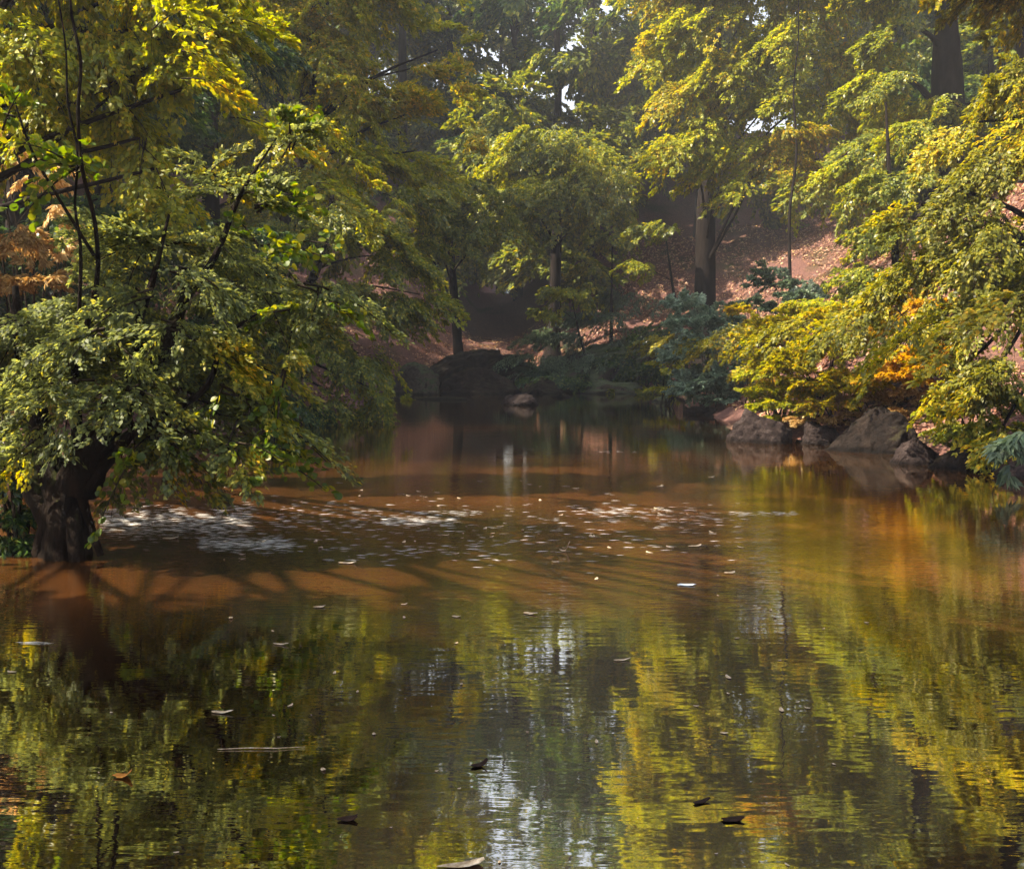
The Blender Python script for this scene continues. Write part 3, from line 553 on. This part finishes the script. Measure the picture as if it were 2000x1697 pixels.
for q, (px, D, dx_, dy_, lab) in enumerate([(1500, 42, 2.6, .8, 'fallen bough lying across the leaf litter right of the thick slope trunk'), (1290, 45, 1.8, -.6, 'fallen bough lying on the slope left of the thick trunk'), (1600, 38, 1.6, 1.2, 'short dead bough lying high on the slope')]):
    c = P(px, 600, D); x_, y_ = c[0], D; o_ = np.array((x_, y_, gz(x_, y_)))
    pp = [np.array((x_+dx_*t, y_+dy_*t+.15*math.sin(5*t), gz(x_+dx_*t, y_+dy_*t)+.12+.12*math.sin(3*t))) - o_ for t in (0, .25, .5, .75, 1.)]
    tag(link('fallen_bough', tubes('fallen_bough', [(smooth_path(pp, 20), np.linspace(.13, .04, 20))], 9, .1, np.random.default_rng(q)), M['bark'], None, o_), lab, 'fallen bough')

# --- boulders
def rock(name, label, px, py, D, wpx, hpx, mat, seed, depth=.9, cuts=9, sink=.35, group=None, yaw=0, lean=0, rough=.09):
    rng = np.random.default_rng(seed); c = P(px, py, D); k = D/FPX
    sx, sy, sz = wpx*k/2, wpx*k/2*depth, hpx*k
    bm = bmesh.new(); bmesh.ops.create_icosphere(bm, subdivisions=6, radius=1.0)
    V = np.array([v.co[:] for v in bm.verts])
    for _ in range(cuts):
        n = rng.normal(0, 1, 3); n[2] = abs(n[2])*.8; n /= np.linalg.norm(n); h = rng.uniform(.55, .85)
        dd = V @ n - h; V = V - np.where(dd > 0, dd*.88, 0)[:, None]*n
    off = Vector(rng.uniform(0, 50, 3))
    dsp = np.array([noise.fractal(Vector(v)*1.6 + off, 1.0, 2.1, 5) for v in V])
    dsp += .55*np.array([noise.fractal(Vector(v)*7 + off, 1.0, 2.1, 3) for v in V])
    V = V*(1 + rough*dsp)[:, None]
    V[:, 0] += lean*V[:, 2]
    V *= np.array((sx, sy, sz/(1-sink)*.9)); V[:, 2] += 0
    for v, q in zip(bm.verts, V): v.co = q
    for f in bm.faces: f.smooth = True
    me = bpy.data.meshes.new(name); bm.to_mesh(me); bm.free()
    zb = c[2]; o = link(name, me, M[mat], None, (c[0], c[1], zb - sz*sink/(1-sink)*.5)); o.rotation_euler = (0, 0, yaw); tag(o, label, 'boulder', group); return o
rock('boulder', 'rounded grey brown boulder jutting into the water, leftmost of the shore boulders', 1480, 862, 20.9, 140, 64, 'rock_pale', 51, sink=.3, lean=.12)
rock('boulder', 'small flat pinkish stone at the waterline between the faceted boulder and the big dark one', 1598, 850, 20.4, 95, 26, 'rock_pale', 52)
rock('boulder', 'big low dark boulder with a mossy top, largest on the right shore', 1712, 872, 18.9, 205, 66, 'rock_dark', 53, lean=.05)
rock('boulder', 'purple grey boulder sitting in the water in front of the big dark boulder', 1790, 905, 16.7, 115, 50, 'rock_pale', 54, lean=-.05)
rock('boulder', 'low grey ledge of rock running off toward the right edge at the waterline', 1905, 918, 15.8, 170, 42, 'rock_dark', 55)
rock('boulder', 'low dark stone at the right edge of the view half sunk in the water', 1985, 935, 14.8, 110, 36, 'rock_pale', 56)
rock('boulder', 'grey brown boulder alone in the water before the far dark bank', 1018, 800, 36, 105, 36, 'rock_pale', 57, sink=.3)
rock('boulder', 'small half sunk stone right of the lone far boulder', 1095, 778, 42, 60, 14, 'rock_dark', 58)
rock('boulder', 'long thin wet slab barely above the water left of the lone far boulder', 880, 782, 40, 150, 8, 'rock', 59, depth=.5)
rock('boulder', 'pale capped boulder at the left end of the far dark bank', 815, 757, 45.5, 120, 48, 'rock_moss', 60, depth=.7)
rock('boulder', 'low grey boulder at the foot of the far mossy slab', 930, 760, 46, 170, 36, 'rock', 61, depth=.7)
rock('boulder', 'long black undercut ledge along the far waterline', 1190, 770, 46.3, 240, 24, 'rock_moss', 63, depth=.4)

rock('boulder', 'broad mossy slab of the far bank slanting up to the right above the dark waterline', 1130, 762, 49.5, 430, 105, 'rock_moss', 79, depth=.6, lean=1.1, cuts=5, rough=.16, yaw=.15)
rock('boulder', 'dark rock shelf at the left foot of the slanting mossy slab', 890, 762, 48.5, 260, 70, 'rock_dark', 78, depth=.6, lean=.5, cuts=6, rough=.14)
for q, (px, py, D, w_, h_, mm, lab) in enumerate([(1060, 762, 46.2, 110, 22, 'rock', 'low brown rock at the middle of the far waterline'), (1010, 735, 49, 200, 46, 'rock_moss', 'mossy outcrop above the middle of the far waterline'),
        (1380, 805, 30.5, 90, 14, 'rock_pale', 'flat pinkish gravel ledge at the water edge below the grey green bush'), (1290, 790, 38, 70, 16, 'rock_moss', 'small dark stone at the right end of the far shaded waterline'),
        (1850, 900, 16.6, 60, 22, 'rock', 'small brown stone tucked behind the purple grey boulder'), (1660, 862, 19.6, 50, 20, 'rock', 'small brown stone at the left foot of the big dark boulder'), (1565, 868, 20.6, 40, 12, 'rock_dark', 'little wet stone right of the faceted boulder')]):
    rock('boulder', lab, px, py, D, w_, h_, mm, 80+q, depth=.7)

# --- far wood on the hillsides: one mass
rng = np.random.default_rng(99)
wood_b, trunks = [], []
def woods(n, fx, fy, zlo, zhi, rr):
    for _ in range(n):
        x, y = fx(), fy()
        if river_sd(np.array([x]), np.array([y]))[0] < 3: continue
        g = gz(x, y); hgt = rng.uniform(zlo, zhi)
        trunks.append((smooth_path([(x, y, g-.3), (x+rng.normal(0,.4), y, g+hgt*.5), (x+rng.normal(0,.8), y, g+hgt*.95)], 8), np.linspace(.35, .08, 8)))
        for k in range(10):
            u = rng.uniform(.12, 1.0); r = rng.uniform(*rr)*(1.15-u*.6)
            wood_b.append(((x+rng.normal(0, 1.6), y+rng.normal(0, 1.6), g+hgt*u), (r, r, r*.7), (rng.normal(0,.3), 0, -.3)))
woods(34, lambda: rng.uniform(-34, 34), lambda: rng.uniform(58, 80), 20, 30, (2.2, 3.6))
woods(12, lambda: rng.uniform(-13, 11), lambda: rng.uniform(56, 74), 24, 34, (2.4, 3.4))
woods(5, lambda: rng.uniform(-9, -.5), lambda: rng.uniform(60, 72), 30, 38, (2.4, 3.4))
woods(40, lambda: rng.uniform(-60, 60), lambda: rng.uniform(80, 115), 28, 42, (3., 5.))
woods(12, lambda: rng.uniform(-34, -15), lambda: rng.uniform(32, 62), 13, 20, (2.2, 3.4))
woods(14, lambda: rng.uniform(17, 38), lambda: rng.uniform(34, 62), 11, 18, (2.2, 3.2))
def open_sky(b):
    # the far canopy has a thin spot above the head of the valley
    u = 1000 + FPX*b[0][0]/b[0][1]; e = 690 - FPX*(b[0][2]-CAMH)/b[0][1]; r = FPX*b[1][0]/b[0][1]*.42
    if abs(u-1025) < 12 + r and abs(e-150) < 30 + r*.7: return True
    if e < 0 and (990 < u < 1130 or 1480 < u < 1560) and rng.random() < .42: return True
    return False
wood_b = [b for b in wood_b if not open_sky(b)]
p, d, n, _ = foliage(wood_b, .32, rng, .46, 2.4, .4)
TOTAL[0] += len(p)
fw = link('far_woodland', leaf_mesh('far_woodland', p, d, n, .32, rng), M['far']); tag(fw, 'hazy mass of trees covering the hillsides beyond the pool', 'woodland', kind='stuff')
tw_ = link('trunks', tubes('trunks', trunks[::4], 7), M['bark'], fw); tw_['kind'] = 'stuff'

# --- fallen leaves lying on the slopes and banks
rng = np.random.default_rng(7); n_ = 90000
q_ = np.concatenate([np.stack([rng.uniform(5, 22, n_), rng.uniform(18, 60, n_)], 1), np.stack([rng.uniform(-16, -4, n_//4), rng.uniform(8, 46, n_//4)], 1), np.stack([rng.uniform(-8, 10, n_//4), rng.uniform(46, 62, n_//4)], 1)])
sd_ = river_sd(q_[:, 0], q_[:, 1]); q_ = q_[(sd_ > .35) & (wob(q_[:, 0], q_[:, 1], .8, 3.) > -.45)]
z_ = ground(q_[:, 0], q_[:, 1]); e_ = .1
gn = np.stack([-(ground(q_[:, 0]+e_, q_[:, 1])-z_)/e_, -(ground(q_[:, 0], q_[:, 1]+e_)-z_)/e_, np.ones(len(z_))], 1)
an_ = rng.uniform(0, 6.28, len(z_)); dd_ = np.stack([np.cos(an_), np.sin(an_), np.zeros(len(z_))], 1); dd_[:, 2] = -(dd_*gn).sum(1)
tag(link('fallen_leaves', leaf_mesh('fallen_leaves', np.column_stack([q_, z_+.03]), dd_, norm(gn), .15, rng, OVAL, .35), M['litter']), 'pinkish brown fallen leaves strewn over the slopes', 'leaf litter', kind='stuff')

# --- floating leaves and leaf flecks
def floater(name, label, px, py, wpx, mat, group=None, curl=.25, cat='leaf', asp=.6, seed=0, rot=None):
    rng = np.random.default_rng(int(px*7+py)); v = -(py-848.5)/FPX; u = (px-1000)/FPX
    dy, dz = CP+v*SP, -SP+v*CP; k = -CAMH/dz; x, y = u*k, dy*k; s = wpx*k/FPX/2
    n = 14; th = np.linspace(0, 2*np.pi, n, endpoint=False); rr_ = 1 + rng.uniform(-.18, .18, n)
    X = s*rr_*np.cos(th); Y = s*asp*rr_*np.sin(th); Zr = curl*.9*s*np.maximum(0, np.cos(th))**2 + curl*.15*s*np.maximum(0, -np.cos(th)) + .004
    vs = [(X[i], Y[i], Zr[i]) for i in range(n)] + [(X[i]*.5, Y[i]*.5, Zr[i]*.3+.003) for i in range(n)] + [(0, 0, .004)]
    fs = [(i, (i+1)%n, n+(i+1)%n, n+i) for i in range(n)] + [(n+i, n+(i+1)%n, 2*n) for i in range(n)]
    me = bpy.data.meshes.new(name); me.from_pydata(vs, [], fs)
    for f in me.polygons: f.use_smooth = True
    o = link(name, me, mat, None, (x, y, .002)); o.rotation_euler = (0, 0, rng.uniform(-.5, .5) if rot is None else rot)
    sol = o.modifiers.new('thickness', 'SOLIDIFY'); sol.thickness = .002
    tag(o, label, cat, group); return o
M['fl_orange'] = solid_mat('dead_leaf_orange', [(.35,.13,.02),(.55,.24,.05)], 30, .5, .2, 60)
M['fl_dark'] = solid_mat('dead_leaf_dark', [(.010,.006,.005),(.03,.015,.01)], 30, .6, .2, 60)
M['fl_pale'] = solid_mat('dead_leaf_pale', [(.16,.10,.05),(.42,.32,.2),(.7,.6,.45)], 30, .5, .2, 60)
M['fl_blue'] = solid_mat('leaf_sky_grey', [(.35,.42,.50),(.6,.68,.75)], 30, .35, .1, 60)
floater('floating_leaf', 'curled orange leaf floating alone on the dark water at the lower left', 240, 1517, 38, M['fl_orange'], curl=.9, asp=.5)
floater('floating_leaf', 'round black leaf floating on the water near the bottom edge, left of the sky reflections', 680, 1601, 38, M['fl_dark'], curl=.5)
floater('floating_leaf', 'curled black leaf floating just left of the white sky reflections', 936, 1496, 34, M['fl_dark'], curl=.8, asp=.5)
floater('floating_leaf', 'narrow dark leaf, upper of the pair floating at the lower right', 1370, 1567, 38, M['fl_dark'], asp=.35)
floater('floating_leaf', 'wider red brown leaf, lower of the pair floating at the lower right', 1432, 1602, 46, M['fl_dark'], asp=.5)
floater('floating_leaf', 'oval bluish white leaf on the brown band of water right of centre', 1341, 1143, 34, M['fl_blue'], curl=.1, asp=.5)
floater('floating_leaf', 'pale pointed leaf floating on the brown water left of centre, below the white flecks', 679, 1100, 36, M['fl_pale'], asp=.4)
floater('floating_leaf', 'small white upright leaf in the middle of the brown band', 1102, 1077, 20, M['fl_pale'], curl=2.2, asp=.6)
floater('floating_leaf', 'flat pale leaf on the riffle under the alder boughs', 333, 1052, 34, M['fl_pale'], asp=.5)
floater('floating_leaf', 'slim white leaf on black water at lower right of centre', 1214, 1290, 34, M['fl_pale'], asp=.25)
floater('floating_leaf', 'white leaf scrap on dark water near the middle of the lower left quarter', 432, 1392, 44, M['fl_pale'], asp=.3)
floater('floating_leaf', 'pale leaf in the black water below the brown band left of centre', 624, 1186, 22, M['fl_pale'], asp=.5)
floater('floating_leaf', 'short pale leaf on dark water between alder reflection and centre', 548, 1259, 30, M['fl_pale'], asp=.3)
floater('floating_leaf', 'pale grey leaf floating above the centre of the dark reflections', 1036, 1199, 26, M['fl_pale'], asp=.5)
floater('floating_leaf', 'pinkish leaf floating right of the bluish white one', 1426, 1119, 22, M['fl_pale'], asp=.5)
floater('floating_leaf', 'pinkish flat leaf on the brown water above the bluish white one', 1358, 1067, 28, M['fl_pale'], asp=.4)
floater('floating_leaf', 'broken white leaf scum at the bottom edge near the middle', 905, 1690, 90, M['fl_pale'], asp=.25)
st = link('floating_stick', tubes('floating_stick', [([(-.34, 0, .004), (-.1, .012, .008), (.12, .0, .007), (.34, .03, .004)], [.002, .004, .004, .002])], 6), M['fl_pale'], None, (0, 0, 0))
c = P(510, 1482, 4.54); st.location = (c[0], 4.54, .002); st.scale = (.58, .58, .58); st.rotation_euler = (0, 0, .03)
tag(st, 'thin straight pale stick floating on the water at the lower left', 'stick')
rng = np.random.default_rng(5)
proto = []
for q in range(150):
    if q < 95: px, py = rng.uniform(420, 1500), rng.normal(1010, 45)
    else: px, py = rng.uniform(20, 1700), rng.uniform(1120, 1690)
    if py < 930: continue
    if px > 1420 and py < 1000: continue
    if len(proto) < 8:
        o = floater('leaf_fleck', 'tiny pale scrap of leaf drifting on the pool', px, py, 12 if py > 1100 else 14, M['fl_pale'], 'pale flecks drifting on the water', asp=.45, curl=.3); proto.append(o)
    else:
        v = -(py-848.5)/FPX; k = -CAMH/(-SP+v*CP); s = proto[q % 8]
        o = s.copy(); COL.objects.link(o); o.location = ((px-1000)/FPX*k, (CP+v*SP)*k, .002); o.rotation_euler = (0, 0, rng.uniform(0, 6.28))
        sc_ = rng.uniform(.2, 1.0)*(k/9 if py > 1100 else 1.); o.scale = (sc_,)*3

# --- white flecks laid on the riffle in place of sun glints
rng = np.random.default_rng(12); FP = []
for (x0, x1, yc, ys, n_) in ((190,480,1018,15,1100),(380,560,1062,8,420),(740,880,1019,5,300),(800,940,1002,2.5,80),(1100,1220,1000,6,120),(1230,1400,1012,9,120),(1420,1550,1003,2.5,90),(480,760,1010,14,220),(450,1450,1030,32,500),(620,1000,1075,14,120),(1160,1240,883,1.5,26),(380,620,1483,2,0),(10,80,1257,1.5,16),(1540,1650,848,2,20)):
    n_ = int(n_*(.75 if x0 < 400 else .5)); px = x0 + (x1-x0)*rng.uniform(0, 1, n_)**1.0; py = rng.normal(yc, ys, n_)
    FP.append(np.stack([px, py], 1))
FP = np.concatenate(FP); v = -(FP[:, 1]-848.5)/FPX; k = -CAMH/(-SP+v*CP)
pos = np.stack([(FP[:, 0]-1000)/FPX*k, (CP+v*SP)*k, np.full(len(k), .004)], 1)
dd_ = np.stack([np.ones(len(k)), rng.normal(0, .10, len(k)), np.zeros(len(k))], 1); nn_ = np.tile((0, 0, 1.), (len(k), 1))
M['glint_flecks'] = solid_mat('glint_white', [(.6,.58,.52),(.85,.83,.78)], 30, .35, .1, 60, .6)
me = leaf_mesh('glint_flecks', pos, dd_, nn_, .11, rng, (np.array([(0,0,0),(.3,.05,.01),(1,.02,0),(.6,-.05,.01)], float), [(0,3,2,1)]), .06, dj=.03)
tag(link('glint_flecks', me, M['glint_flecks']), 'white flecks standing in for sun glints along the riffle', 'glint_flecks', kind='stuff')

# --- haze
if HAZE:
    m, nt, out = new_mat('haze'); pv = N(nt, 'ShaderNodeVolumePrincipled'); pv.inputs['Density'].default_value = HAZE; pv.inputs['Color'].default_value = (.86, .88, .9, 1); pv.inputs['Anisotropy'].default_value = .3
    nt.links.new(pv.outputs[0], out.inputs['Volume'])
    bm = bmesh.new(); bmesh.ops.create_cube(bm, size=1); me = bpy.data.meshes.new('haze'); bm.to_mesh(me); bm.free()
    o = link('haze', me, m, None, (0, 420, 90)); o.scale = (1700, 1900, 200); tag(o, 'thin pale woodland haze', 'haze', kind='stuff')
